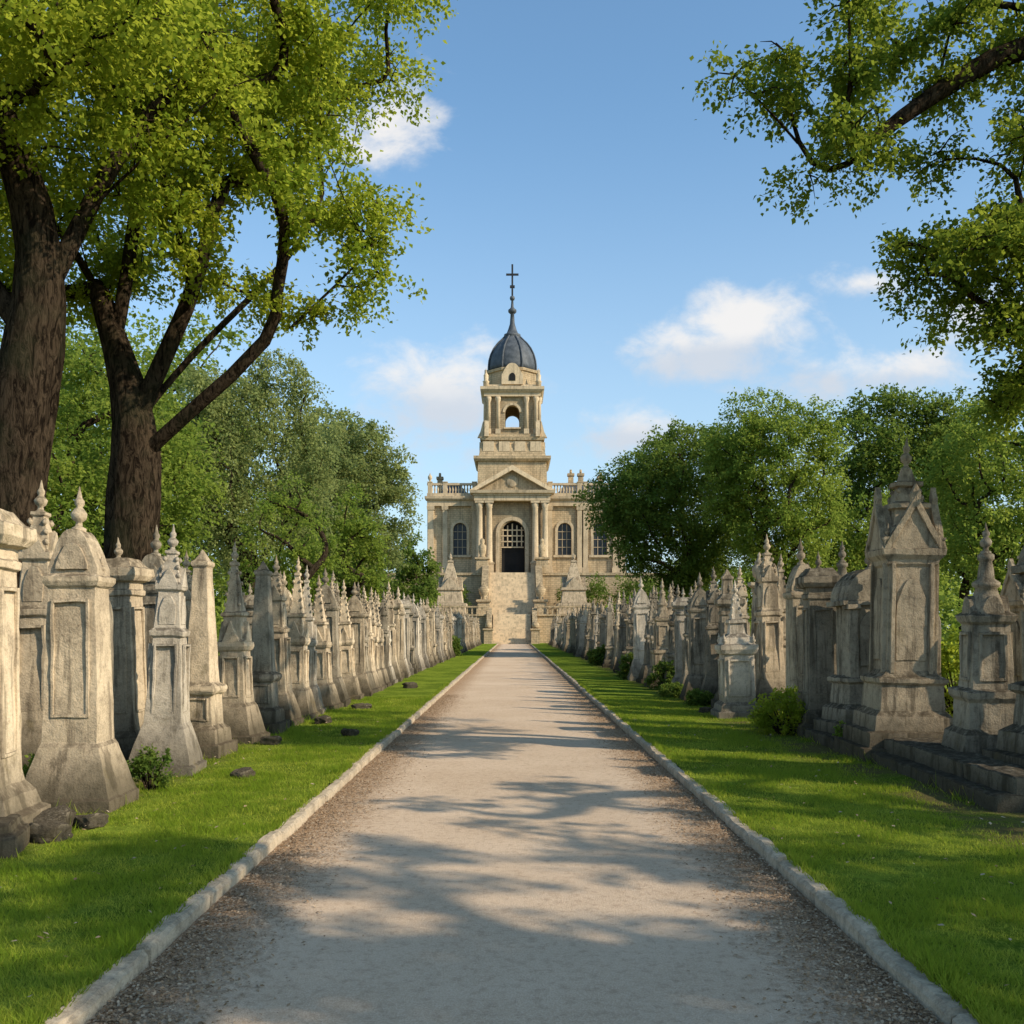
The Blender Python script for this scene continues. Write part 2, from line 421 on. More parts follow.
def m_urn(bm):
    stack_(bm,[(-.1,.36,.36),(.2,.36,.36),(.22,.30,.30),(.34,.29,.29),(.38,.22,.22),(.85,.21,.21),(.87,.25,.25),(.93,.26,.26),(.95,.2,.2)])
    panel(bm,.16,.215,.45,.8)
    lathe(bm,[(.94,.18),(1.0,.18),(1.04,.14),(1.08,.13),(2.0,.105),(2.02,.135),(2.05,.135),(2.10,.11)],14)
    stack_(bm,[(2.08,.12,.12),(2.12,.18,.18),(2.18,.18,.18)])
    lathe(bm,[(2.16,.09),(2.2,.05),(2.25,.04),(2.3,.10),(2.42,.13),(2.50,.12),(2.53,.07),(2.55,.09),(2.60,.06),(2.66,.025),(2.70,.035),(2.76,.004)],12)
def m_canopy(bm):
    stack_(bm,[(-.1,.75,.75),(.18,.75,.75),(.18,.64,.64),(.36,.64,.64),(.38,.54,.54),(.55,.52,.52),(.62,.44,.44),(.92,.42,.42),(.95,.46,.46),(1.0,.47,.47),(1.04,.38,.38),(1.10,.33,.33),(2.36,.315,.315),(2.39,.35,.35),(2.44,.36,.36),(2.50,.42,.42),(2.57,.43,.43),(2.60,.33,.33),(2.85,.25,.25),(2.88,.20,.20)])
    for k in range(4):
        M=Matrix.Rotation(k*math.pi/2,4,'Z'); e=.003*k
        prism(bm,[(-.32,2.57),(.32,2.57),(0,3.10)],-.39-e,-.22,M)
        for sx in (-1,1): prism(bm,[(sx*.42,2.57),(sx*.33,2.57),(0,3.08),(0,3.22)],-.43-e-.002*sx,-.34,M)
        prism(bm, archpts(.21,1.22,1.9,.32),-.345-e,-.28,M)
        for sx in (-1,1):
            x0,x1=sorted((sx*.235,sx*.29)); prism(bm,[(x0,1.06),(x1,1.06),(x1,2.4),(x0,2.4)],-.375-e,-.30,M)
        prism(bm,[(-.04,3.1),(.04,3.1),(.07,3.22),(0,3.36),(-.07,3.22)],-.42-e,-.35,M)
    for sx in (-1,1):
        for sy in (-1,1): stack_(bm,[(2.56,.06,.06),(2.66,.055,.055),(2.68,.07,.07),(2.71,.07,.07)],sx*.35,sy*.35); finial(bm,2.70,.4,sx*.35,sy*.35)
    stack_(bm,[(2.8,.22,.22),(3.06,.2,.2),(3.08,.26,.26),(3.14,.26,.26),(3.16,.19,.19),(3.34,.12,.12),(3.36,.18,.18),(3.41,.18,.18),(3.43,.10,.10),(3.58,.06,.06)])
    crockets(bm,3.16,.17,3.34,.12,2,.035)
    finial(bm,3.56,.95)
def m_tomb(bm):
    stack_(bm,[(-.1,.46,.46),(.14,.46,.46),(.16,.40,.40),(.26,.38,.38),(.32,.31,.31),(1.18,.29,.29),(1.20,.33,.33),(1.28,.37,.37),(1.36,.37,.37),(1.38,.30,.30),(1.50,.27,.27),(1.57,.16,.16),(1.75,.13,.13),(1.77,.165,.165),(1.82,.165,.165),(1.84,.11,.11),(2.28,.04,.04)])
    panel(bm,.23,.305,.42,1.1); panel_x(bm,.305,.23,.42,1.1)
    for sx in (-1,1):
        for sy in (-1,1): finial(bm,1.36,.5,sx*.29,sy*.29)
    crockets(bm,1.84,.11,2.26,.04,3,.025); finial(bm,2.26,.7)
def m_bigarch(bm):
    stack_(bm,[(-.1,.9,.7),(.2,.9,.7),(.2,.78,.6),(.38,.78,.6),(.40,.68,.5),(.60,.66,.48),(.68,.56,.38),(1.0,.54,.36),(1.04,.60,.42),(1.10,.60,.42),(1.14,.50,.32)])
    prism(bm, archpts(.48,1.1,2.3,.45,False),-.28,.28); 
    for sx in (-1,1):
        stack_(bm,[(1.1,.08,.09),(2.2,.07,.08),(2.22,.11,.12),(2.3,.11,.12)],sx*.46,-.30)
    prism(bm,[(-.62,2.28),(.62,2.28),(.62,2.36),(-.62,2.36)],-.35,.35) 
    prism(bm,archpts(.55,2.36,2.38,.52,False),-.33,.33)
    prism(bm, archpts(.32,1.3,1.9,.32,False),-.31,-.27); finial(bm,2.88,1.0)
def m_round(bm):
    stack_(bm,[(-.1,.46,.46),(.2,.46,.46),(.22,.38,.38),(.5,.33,.33),(.56,.27,.27),(.85,.26,.26),(.9,.30,.30),(.97,.31,.31),(1.0,.22,.22),(1.7,.195,.195),(1.73,.23,.23),(1.8,.25,.25),(1.85,.18,.18)])
    lathe(bm,[(1.82,.18),(1.95,.17),(2.1,.11),(2.12,.15),(2.16,.15),(2.2,.09),(2.4,.065),(2.42,.09),(2.47,.09),(2.5,.045)],10)
    for k in range(4): prism(bm,archpts(.12,1.8,1.86,.16),-.21-.002*k,-.14,Matrix.Rotation(k*math.pi/2,4,'Z'))
    panel(bm,.15,.212,1.08,1.62); panel_x(bm,.212,.15,1.08,1.62); finial(bm,2.48,.8)
TYPES = dict(obelisk=(m_obelisk,'obelisk_monument'), stele=(m_stele,'gothic_stele_gravestone'), pier=(m_pier,'stone_pier_monument'),
    spire=(m_spire,'spired_grave_monument'), tall=(m_tall,'pinnacle_grave_monument'), head=(m_headstone,'arched_headstone'), ghead=(m_gothic_head,'gothic_cross_headstone'),
    urn=(m_urn,'urn_column_monument'), canopy=(m_canopy,'gothic_canopy_tomb'), tomb=(m_tomb,'pyramid_topped_tomb'),
    big=(m_bigarch,'arched_mausoleum_stone'), round=(m_round,'turret_grave_monument'))
MESH={}
for k,(fn,nm) in TYPES.items():
    for mi,mt in enumerate((M_stone,M_stone_d,M_stone_l)):
        if mi==0:
            bm=bmesh.new(); fn(bm); me=fin(bm,nm+'_mesh',.010,.011,.12)
        else: me=MESH[(k,0)].copy()
        me.materials.clear(); me.materials.append(mt); MESH[(k,mi)]=me
rg = random.Random(11)
def place(k, x, y, h=1.0, w=None, mi=0, rot=0, lean=1.0):
    o=bpy.data.objects.new(TYPES[k][1], MESH[(k,mi)]); COL.objects.link(o)
    o.location=(x,y,.06); w=w or h; o.scale=(w,w,h)
    o.rotation_euler=(R_(rg.uniform(-1.2,1.2)*lean),R_(rg.uniform(-1.5,1.5)*lean),R_(rot+rg.uniform(-6,6)))
    return o
place('pier',-4.15,7.75,1.06,1.12,0); place('stele',-4.0,9.2,1.0,.95,0)
place('tall',-5.1,10.75,1.14,1.15,0); place('pier',-4.75,12.2,1.03,1.1,0); place('head',-4.75,10.9,1.2,1.0,1)
place('tall',-4.0,11.5,1.0,1.0,2); place('obelisk',-4.05,13.0,1.0,.98,0); place('stele',-5.0,13.9,1.05,1,1)
place('spire',-4.05,14.6,1.06,1,0); place('tall',-5.0,15.3,1.0,.95,0); place('obelisk',-4.0,15.9,1.02,1,1)
place('tall',-4.05,17.1,1.02,1,0); place('spire',-4.9,17.3,1.0,1.0,0); place('round',-6.2,8.7,1.15,1.1,1)
place('round',-6.3,11.6,1.15,1.1,0); place('spire',-4.0,18.3,1.08,1.0,0); place('tall',-5.25,8.9,1.05,1.1,0)
place('big',5.72,10.0,.97,1.0,1); place('round',5.25,11.15,1.0,1.0,1); place('canopy',4.95,12.8,1.03,.90,0)
place('big',5.15,14.4,.87,.85,1); place('pier',4.7,15.3,1.06,1.05,1); place('stele',4.75,16.3,1.06,.95,0); place('ghead',5.5,13.7,1.1,1.1,1)
place('ghead',5.7,15.6,1.2,1.2,0); place('tomb',4.15,18.6,1.0,.92,2); place('tall',4.9,19.2,1.22,1.15,0)
place('spire',5.4,20.2,1.15,1.1,0); place('pier',6.2,21.0,1.15,1,1); place('head',6.6,12.0,1.3,1.2,0); place('canopy',7.6,14.6,.8,.8,0)
place('spire',6.7,17,1.2,1.1,0); place('round',5.9,18,1.15,1.1,1)
y=19.4; seq=['spire','tall','pier','spire','round','stele','obelisk','tall','urn','spire','tall','stele']
while y<112:
    place(rg.choice(seq),-4.0+rg.uniform(-.1,.1),y,rg.uniform(.93,1.12),rg.uniform(.9,1.05),rg.choice([0,0,0,1,2]))
    if rg.random()<.8: place(rg.choice(seq+['ghead']),-5.1+rg.uniform(-.3,.3),y+.5,rg.uniform(.9,1.15),None,rg.choice([0,0,1]))
    y+=rg.uniform(.9,1.2)
y=20.4
while y<112:
    place(rg.choice(seq),4.35+rg.uniform(-.2,.2),y,rg.uniform(.9,1.18),rg.uniform(.9,1.08),rg.choice([0,0,1,1,2]))
    if rg.random()<.85: place(rg.choice(seq+['head']),5.5+rg.uniform(-.4,.4),y+.5,rg.uniform(.95,1.3),None,rg.choice([0,0,1]))
    if rg.random()<.4: place(rg.choice(seq+['head']),7.2+rg.uniform(-.4,.4),y+.9,rg.uniform(.95,1.35),None,rg.choice([0,0,1]))
    y+=rg.uniform(1.0,1.5)
bm=bmesh.new()
yy=9.0
while yy<16.8:
    l=rg.uniform(.9,1.3); e=rg.uniform(0,.03)
    box(bm,4.32+e,5.3,yy,yy+l-.02,-.05,.20+e); box(bm,4.50+e,5.2,yy+.01,yy+l-.03,.19,.36+e); yy+=l
mk_obj('stone_plinth',fin(bm,'plinth',.015,.02,.15),[M_stone_d])

def rock(name,x,y,s,seed,mt,sq=.6):
    bm=bmesh.new(); bmesh.ops.create_icosphere(bm,subdivisions=3,radius=1)
    for v in bm.verts:
        d=v.co.copy(); q=Vector([max(-.72,min(.72,c)) for c in d]); o=Vector((seed,seed*2,0))
        v.co=q*(1+.25*noise.noise(d*1.5+o)+.12*noise.noise(d*5+o)); v.co.z*=sq
    me=fin(bm,name); ob=mk_obj(name,me,[mt],(x,y,.07+s*sq*.6)); ob.scale=(s*1.2,s,s); ob.rotation_euler=(0,rg.uniform(-.2,.2),rg.uniform(0,3))
for x,y,s in ((-2.52,15.4,.13),(-2.98,11.0,.12),(-2.9,28.,.2),(-3.2,20.6,.14),(-3.05,20.8,.11),(-3.72,8.0,.22),(-3.5,8.25,.14),(-3.6,7.75,.17),(3.9,25,.2),(3.75,19.6,.14),(-3.3,17.3,.16),(-3.45,14.2,.15)):
    rock('fallen_stone_fragment',x,y,s,x*7+y,M_stone_d)
bm=bmesh.new(); stack_(bm,[(-.08,.26,.3),(.16,.25,.29),(.17,.2,.22),(.24,.19,.2)])
ob=mk_obj('broken_plinth_block',fin(bm,'bp',.015,.02,.1),[M_stone_d],(-3.88,7.35,.07)); ob.rotation_euler=(0,.06,.3)

# ---------------------------------------------------------------- ground, path, kerbs
def grid_mesh(name, xs, ys, zf):
    V=[(x,y,zf(x,y)) for y in ys for x in xs]; n=len(xs)
    F=[(j*n+i,j*n+i+1,(j+1)*n+i+1,(j+1)*n+i) for j in range(len(ys)-1) for i in range(n-1)]
    me=bpy.data.meshes.new(name); me.from_pydata(V,[],F); me.polygons.foreach_set('use_smooth',[True]*len(F)); me.update(); return me
def lawn_z(x,y): return .075+.03*noise.noise(Vector((x*.6,y*.5,0)))+.012*noise.noise(Vector((x*3,y*3,4)))
def grass_mat():
    m,nt=new_mat('grass_ground'); N=NT(nt); tc=N.n('ShaderNodeTexCoord'); P=tc.outputs['Object']
    a=N.noise(P,.8,6,.7); b=N.noise(P,9,5,.75); f=N.noise(N.mapping(P,(1,.45,1)),60,3,.7)
    c=N.mix(N.ramp(a,.40,.60),(.095,.15,.014),(.215,.28,.03))
    c=N.mix(N.math('MULTIPLY',N.ramp(b,.42,.64),.65),c,(.06,.10,.012))
    c=N.mix(N.math('MULTIPLY',N.ramp(f,.4,.7),.5),c,(.30,.34,.05))
    sx=N.n('ShaderNodeSeparateXYZ'); N.set(sx.inputs[0],P)
    ax=N.math('ABSOLUTE',sx.outputs[0])
    soil=N.math('MULTIPLY',N.ramp(N.math('ADD',ax,N.math('MULTIPLY',b,-1.2)),2.8,3.4),N.ramp(a,.38,.54))
    c=N.mix(N.math('MULTIPLY',soil,.85),c,(.13,.095,.05))
    N.out(N.bsdf(c,.95,N.bump(N.math('ADD',b,f),.9,.05),.1)); return m
M_grass=grass_mat()
def path_mat():
    m,nt=new_mat('path_gravel'); N=NT(nt); tc=N.n('ShaderNodeTexCoord'); P=tc.outputs['Object']
    a=N.noise(P,.5,4,.6); b=N.noise(P,110,2,.7); c3=N.noise(P,14,6,.8)
    c=N.mix(N.ramp(a,.3,.7),(.46,.335,.225),(.56,.425,.30))
    c=N.mix(N.math('MULTIPLY',N.ramp(b,.4,.65),.5),c,(.66,.525,.39))
    c=N.mix(N.math('MULTIPLY',N.ramp(c3,.48,.66),.45),c,(.29,.20,.13))
    sx=N.n('ShaderNodeSeparateXYZ'); N.set(sx.inputs[0],P); ax=N.math('ABSOLUTE',sx.outputs[0])
    e=N.ramp(N.math('ADD',ax,N.math('MULTIPLY_ADD',c3,1.3,-.65)),1.1,1.8)
    c=N.mix(N.math('MULTIPLY',e,.85),c,N.mix(N.ramp(b,.4,.62),(.18,.105,.055),(.42,.28,.165)))
    N.out(N.bsdf(c,.95,N.bump(N.math('ADD',N.math('MULTIPLY',b,.7),c3),.8,.016),.15)); return m
M_path=path_mat()
me=grid_mesh('ground',[-1500,-300,300,1500],[-1500,-100,600,2500],lambda x,y:-.03); mk_obj('ground',me,[M_grass])
ys=list(np.arange(-12,30,.35))+list(np.arange(30,126,1.2))
for s in (-1,1):
    xs=[1.955+.0,2.1,2.4,2.8,3.2,3.6,4,4.5,5,6,7.5,9,12,16,22,30,42,60]
    xs=[s*x for x in xs]; xs.sort()
    mk_obj('lawn',grid_mesh('lawn',xs,ys,lawn_z),[M_grass])
mk_obj('path',grid_mesh('path',list(np.linspace(-1.86,1.86,9)),ys,lambda x,y:.006*noise.noise(Vector((x*.8,y*.8,0)))+.015*(1-(x/1.86)**2)),[M_path])
for s in (-1,1):
    bm=bmesh.new(); y=-10
    while y<118:
        l=rg.uniform(.85,1.05) if y<45 else 3.0; e=rg.uniform(-.012,.012); zt=.085+rg.uniform(-.014,.008)
        x0,x1=sorted((s*(1.85+e),s*(1.965+e))); box(bm,x0,x1,y,y+l-.012,-.06,zt); y+=l
    mk_obj('kerb',fin(bm,'kerb',.02,.016 ,.15),[M_kerb])

rng=np.random.default_rng(3)
def blades(n,x0,x1,y0,y1,h0,h1,w,ypow=1.7):
    x=rng.uniform(x0,x1,n); y=y0+(y1-y0)*rng.uniform(size=n)**ypow
    patch=np.array([noise.noise(Vector((a*1.3,b*1.3,9)))+.7*noise.noise(Vector((a*4,b*4,3))) for a,b in zip(x,y)])
    edge=np.clip((np.abs(x)-3.1)/1.0,0,1)
    keep=rng.uniform(size=n) < np.clip(1.1+patch*1.2-edge*.75,0.08,1)
    x,y,patch=x[keep],y[keep],patch[keep]; n=len(x)
    z=np.array([lawn_z(a,b) for a,b in zip(x,y)])-.008
    an=rng.uniform(0,2*math.pi,n); sc=1+(y-y0)/18.
    h=rng.uniform(h0,h1,n)*(1+.8*patch); ww=w*rng.uniform(.7,1.3,n)*sc
    ln=rng.normal(size=(n,2))*.5*h[:,None]
    b=np.stack([x,y,z],1); s=np.stack([np.cos(an)*ww,np.sin(an)*ww,np.zeros(n)],1)
    t=b+np.stack([ln[:,0],ln[:,1],h],1)
    return np.stack([b-s,b+s,t],1).reshape(-1,3), np.stack([rng.uniform(size=n),np.clip(.45-1.1*patch+rng.uniform(-.4,.45,n),0,1)],1)
g=[blades(140000,-4.0,-1.98,4.0,24,.02,.055,.003),blades(140000,1.98,4.5,4.0,24,.02,.055,.003),
   blades(6000,-2.02,-1.92,4,30,.04,.08,.004),blades(6000,1.92,2.02,4,30,.04,.08,.004),
   blades(9000,-7,-3.5,5.5,20,.05,.16,.005),blades(9000,4.2,7.5,7,20,.05,.16,.005)]
mk_obj('grass',quads_mesh('grass',np.concatenate([a for a,_ in g]),3,np.concatenate([b for _,b in g])),[L_grass])
n=34000; sgn=rng.choice([-1,1],n); ax=1.83-np.abs(rng.normal(size=n))*.26; y=4+22*rng.uniform(size=n)**1.6
keep=ax>.2; sgn,ax,y=sgn[keep],ax[keep],y[keep]; n=len(ax)
p=np.stack([sgn*ax,y,.012+rng.uniform(0,.012,n)],1)
n2=500; p2=np.stack([rng.choice([-1,1],n2)*rng.uniform(2,4.2,n2),4+14*rng.uniform(size=n2)**1.3,np.full(n2,.12)],1); p=np.concatenate([p,p2]); n+=n2
an=rng.uniform(0,6.28,n); L=rng.uniform(.004,.015,n)[:,None]; L[-n2:]*=1.6
a=np.stack([np.cos(an),np.sin(an),rng.uniform(-.2,.5,n)],1); s=np.stack([-np.sin(an),np.cos(an),rng.uniform(-.2,.2,n)],1)
V=np.stack([p-a*L,p+s*L*.6+np.array([0,0,.004]),p+a*L,p-s*L*.6],1).reshape(-1,3)
mk_obj('leaf_litter',quads_mesh('litter',V,4,rng.uniform(size=(n,2))),[L_litter])

# ---------------------------------------------------------------- trees
make_tree('streak_shade_tree',[(-6.2,12.2,0),(-6.2,12.2,1.5),(-6.15,12.2,3.2),(-5.95,12.2,4.6),(-5.75,12.2,5.7)],.36,
  [((-5.75,12.2,5.7),(-5.2,12.1,6.6),(-4.5,12.0,7.2),(-3.7,11.9,8.0)),
   ((-5.95,12.2,5.2),(-6.6,12.4,6.2),(-7.4,12.5,7.6)),
   ((-5.75,12.2,5.7),(-5.9,12.0,7.4),(-5.6,12.2,9.4)),
   ((-5.2,12.1,6.6),(-4.9,13,8.2),(-4.4,13.6,10))],
  [(-5.2,11.6,9.4,2.1,2.6,2.6),(-7.6,11.6,8.8,2.8,2.9,2.7),(-6.3,12.0,11.4,3.2,3.0,2.2)],160,.64,620,.078,L_near,21,minz=5.2,mind=.55,pw=.74,
  extra=[(-5.0,10.6,7.4),(-5.6,10.4,8.0),(-4.5,10.8,8.2),(-6.3,10.4,7.6),(-5.2,10.3,8.8),(-3.9,11,8.6),(-4.6,10.6,7.9),(-5.9,10.7,7.2),(-4.2,11.4,7.5),(-6.6,10.6,8.4),(-3.4,12,8.2)])
make_tree('streak_shade_tree',[(-5.85,15.3,0),(-5.95,15.3,1.6),(-5.85,15.3,3.2),(-5.75,15.3,4.9)],.38,
  [((-5.75,15.3,4.9),(-6.1,15.3,6.0),(-6.7,15.3,7.6),(-7.0,15.2,9.5)),
   ((-5.75,15.3,4.8),(-5.2,15.2,5.9),(-4.7,15.1,7.2),(-4.3,15.0,9.2),(-3.8,15,11)),
   ((-5.8,15.3,4.3),(-4.9,15.0,4.9),(-4.1,14.9,5.5),(-3.3,14.9,6.2),(-2.5,14.9,6.8),(-1.9,14.9,7.6)),
   ((-5.6,15.3,5.1),(-4.6,15.6,6.4),(-3.6,15.9,7.6),(-2.9,16,8.8),(-2.3,16,10)),
   ((-6.1,15.3,6.0),(-5.7,15.3,8.2),(-5.5,15.3,10.5))],
  [(-4.0,15.1,12.2,3.1,3.2,2.5),(-3.7,15.0,8.0,1.9,2.4,1.5),(-7.8,15.3,9.5,2.8,3.0,3.0),(-4.4,14.6,10,2.1,2.6,1.8)],235,.64,600,.085,L_near,22,minz=4.9,mind=.52,pw=.76,
  extra=[(-2.1,15,8.1),(-2.3,14.8,7.6),(-1.6,15.1,11.3),(-1.4,15,12.0),(-2.4,15.2,6.9),(-3.0,15,6.4),(-4.3,13.6,7.4),(-3.6,13.6,8.2),(-5,13.6,8.6),(-3,13.8,7.4),(-3.6,14.6,6.6),(-4.3,13.8,6.7),(-2.6,14.2,8.3),(-6.4,14,7.4),(-3.9,13.6,9.2),(-3,13.8,9.8),(-2.0,14.9,7.0)])
br=[(2.49,7.97),(3.04,8.25),(2.7,7.6),(3.7,7.6),(3.6,6.8),(3.45,7.1),(4.0,7.1),(3.5,8.5),(4.5,8.0),(4.9,7.2),(5.35,8.0),(5.5,7.0),(5.0,8.5),(4.2,8.6),(3.2,7.9),(3.9,8.1),(4.7,7.6),
    (4.45,5.93),(4.8,5.75),(5.35,5.9),(5.0,5.45),(5.45,5.1),(5.7,4.6),(5.6,5.6),(5.3,6.3),(5.9,7.5),(5.35,4.9),(5.6,4.2),(5.9,4.9),(5.2,5.8),(6.1,5.5),(5.6,6.1),(4.6,8.4),(5.5,8.4)]
rb=np.random.default_rng(5)
make_tree('streak_shade_tree',[(9.3,11.4,0),(9.25,11.4,2),(9.1,11.3,4.2)],.38,
  [((9.1,11.3,4.2),(8.5,11.2,5.8),(7.4,11.1,7.6),(5.9,11.0,8.5),(4.4,11,8.7),(3.4,11,8.35)),
   ((8.5,11.2,5.4),(7.1,11.0,5.9),(5.8,11,6.1)),((5.9,11,8.5),(5.2,10.8,7.8),(4.3,10.8,7.4)),
   ((9.1,11.3,4.2),(9.2,11.3,6.5),(9.1,11.3,8.8))],
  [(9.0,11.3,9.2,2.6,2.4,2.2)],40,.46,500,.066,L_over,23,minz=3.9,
  extra=[(a,11+rb.uniform(-.5,.5),b) for a,b in br]+[(a+rb.uniform(-.25,.25),11+rb.uniform(-1,1),b+rb.uniform(-.25,.25)) for a,b in br[3:]]+[(a+rb.uniform(-.2,.3),11+rb.uniform(-1,1),b+rb.uniform(-.25,.25)) for a,b in br[17:]],mind=.6,pw=.8,exr=.9)
make_tree('streak_shade_tree',[(12.5,-.3,0),(12.5,-.3,2.5),(12.4,-.3,4.5)],.45,[],
  [(12.2,-.3,8.4,3.6,1.9,1.9)],40,.72,150,.2,L_dark,24,minz=3.9)
make_tree('streak_shade_tree',[(12.6,4.6,0),(12.6,4.6,2.2),(12.5,4.6,4.2)],.3,[],  # unseen tree added for its shadow, sparse flat crown to throw thin streaks
  [(11.6,4.7,6.6,3.6,1.7,.8)],14,.48,110,.16,L_dark,25,minz=3.6,mind=.8)

def far_tree(x,y,h,rx,ry,zb,mat,seed,n=150,cl=None,leaf=.26,nl=170,name='broadleaf_tree',tr=.4,**kw):
    zc=(h+zb)/2; rz=(h-zb)/2
    r=random.Random(seed)
    lobes=[(x,y,zc,rx*.74,ry*.74,rz*.82)]
    for _ in range(8):
        a=r.uniform(0,6.28); q=r.uniform(.45,.62); lobes.append((x+rx*q*math.cos(a),y+ry*q*math.sin(a),zc+rz*r.uniform(-.5,.5),rx*.4,ry*.4,rz*.36))
    lobes.append((x+rx*r.uniform(-.2,.2),y,h-rz*.38,rx*.45,ry*.4,rz*.35))
    cl=cl or rx*.2
    t=zb+rz*.5
    return make_tree(name,[(x,y,0),(x+r.uniform(-.3,.3),y,t*.5),(x,y,t)],tr,
       [((x,y,t*.8),(x+s*rx*.35,y-ry*.2,t*1.1),(x+s*rx*.5,y-ry*.2,t*1.35)) for s in (-1,1)],
       lobes,n,cl,nl,leaf,mat,seed,minz=t*.55,step=1.0,mind=cl*.6,shell=.45,twigs=False,pw=.66,**kw)
far_tree(-11.2,27,9.8,3.6,3,2,L_mid,31,130,.75,.12,300)
far_tree(-15.5,34,12.8,5,4,2,L_mid,32,120,1.1,.18,260)
far_tree(-11.4,44,14.2,4.3,4,3,L_grey,33,180,.9,.14,300,squash=1.1,droop=.9)
far_tree(-17,52,18,6,5,2,L_mid,34,110,1.3,.26,200)
far_tree(-10.6,66,16.2,4.8,4.5,2.5,L_grey,35,180,1.1,.21,260)
far_tree(-14.5,80,20,5,5,3,L_grey,36,100,1.3,.3,180,squash=1.1,droop=.9)
far_tree(-10.5,104,13,3.0,3,2,L_dark,37,60,.9,.3,150)
far_tree(-8.7,38,7.5,2.2,2.2,1.5,L_mid,45,60,.6,.12,200)
far_tree(-9.2,54,9.5,2.8,2.6,1.5,L_mid,46,70,.75,.18,180)
far_tree(10.4,64,15.4,5.8,5,3.4,L_dark,38,260,1.2,.19,300)
far_tree(15.2,57,15.8,4.4,4,3.5,L_mid,39,200,1.05,.17,300)
far_tree(28,72,20,6.5,5,4,L_dark,40,180,1.4,.27,230)
far_tree(20.5,42,12.8,3.6,3.4,2.5,L_mid,41,120,.95,.16,250)
far_tree(36,80,20,6,5,3,L_dark,42,90,1.5,.32,180)
far_tree(22,60,10,4.5,3.5,1.5,L_mid,43,90,1.1,.2,200)
rng2=np.random.default_rng(9); C=[]
for _ in range(1000):
    s=rng2.choice([-1,1]); x=s*rng2.uniform(10,95); yy=rng2.uniform(112,121) if abs(x)<36 else rng2.uniform(95,135)
    hmax=(5 if abs(x)<16 else 11)+4*noise.noise(Vector((x*.15,0,0)))
    C.append((x,yy,rng2.uniform(.5,1)**.5*hmax-rng2.uniform(0,hmax*.7)))
V,lv=leaf_geo(np.array(C),2.2,80,.6,rng2,.8)
mk_obj('distant_trees',quads_mesh('distant_trees',V,4,lv),[L_mid])
C=[]
for s in (-1,1):
    for _ in range(240):
        yy=rng2.uniform(22,110); x=s*(9.5+rng2.uniform(-1.2,2.5)+.03*yy); C.append((x,yy,rng2.uniform(.3,2.3)))
V,lv=leaf_geo(np.array(C),1.0,120,.2,rng2,.9)
mk_obj('hedge',quads_mesh('hedge',V,4,lv),[L_mid])
def bush(x,y,r,h,mat,seed,leaf=.06,n=24,nl=170):
    rg2=np.random.default_rng(seed)
    C=sample_lobes([(x,y,h*.45,r*.75,r*.75,h*.42)],n,r*.2,rg2,.3); C=[c for c in C if c[2]>.05]
    V,lv=leaf_geo(np.array(C),r*.34,nl,leaf,rg2,.9,10,.1)
    root=bpy.data.objects.new('bush',None); COL.objects.link(root)
    mk_obj('foliage',quads_mesh('bush_leaves',V,4,lv),[mat],parent=root)
    ch=[([np.array((x,y,.0)),(np.array((x,y,.0))+c)/2+np.array((0,0,.05)),c],[.018,.012,.005],4) for c in C]
    v,f=tube_geo(ch); me=bpy.data.meshes.new('stems'); me.from_pydata(v,[],f); mk_obj('stems',me,[M_bark],parent=root)
bush(4.2,15.6,.55,.8,L_near,51,.045,30,220); bush(4.1,27,.55,.9,L_dark,52,.07); bush(3.85,33,.5,1.0,L_dark,53,.08); bush(6.3,13.6,.5,1.5,L_near,54,.05)
bush(-3.7,10.2,.27,.55,L_dark,55,.04,14,110); bush(-3.9,62,.8,1.3,L_dark,56,.14); bush(3.8,24,.35,.45,L_dark,57,.06); bush(-4.7,9.9,.3,.5,L_mid,58,.05,14,90)
bush(4.0,46,.6,1.0,L_dark,59,.12); bush(4.6,13.8,.25,.5,L_mid,60,.05,12,90); bush(8.0,18,.8,1.9,L_near,61,.09); bush(4.0,21.5,.35,.4,L_dark,62,.06)

# ---------------------------------------------------------------- building
B=bpy.data.objects.new('domed_chapel_building',None); COL.objects.link(B)
def part(name,bm,mt,bev=0): return mk_obj(name,fin(bm,name,bev),[mt],parent=B)
Y0=140.0; YC=Y0+5.0; ZF=9.5
cxT=-.25
T=Matrix.Translation((cxT,YC,0))
def TM(k): return T@Matrix.Rotation(k*math.pi/2,4,'Z')
bm=bmesh.new(); box(bm,-24,24,Y0-3.0,Y0+22,-.1,ZF-.35); box(bm,-24.2,24.2,Y0-3.2,Y0+22.2,ZF-.35,ZF); part('podium',bm,M_bld)
bm=bmesh.new(); archwall(bm,cxT-4.9,cxT+4.9,Y0,Y0+1.2,ZF,21,1.75,ZF,15.2); box(bm,cxT-4.9,cxT+4.9,Y0+1.203,Y0+10,ZF,21); part('tower_base',bm,M_bld)
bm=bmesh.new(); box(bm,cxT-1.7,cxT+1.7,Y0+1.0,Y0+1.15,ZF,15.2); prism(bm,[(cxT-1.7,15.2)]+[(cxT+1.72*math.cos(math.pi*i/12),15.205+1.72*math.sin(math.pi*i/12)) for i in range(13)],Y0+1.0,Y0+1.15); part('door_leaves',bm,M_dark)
bm=bmesh.new()
for k in range(-2,3): box(bm,cxT+k*.65-.08,cxT+k*.65+.08,Y0+.55,Y0+.67,13.4,16.6-abs(k)*.25)
for z in (13.2,14.0,14.8,15.6): box(bm,cxT-1.6,cxT+1.6,Y0+.50,Y0+.54,z,z+.16)
part('fanlight_bars',bm,M_trim)
bm=bmesh.new(); 
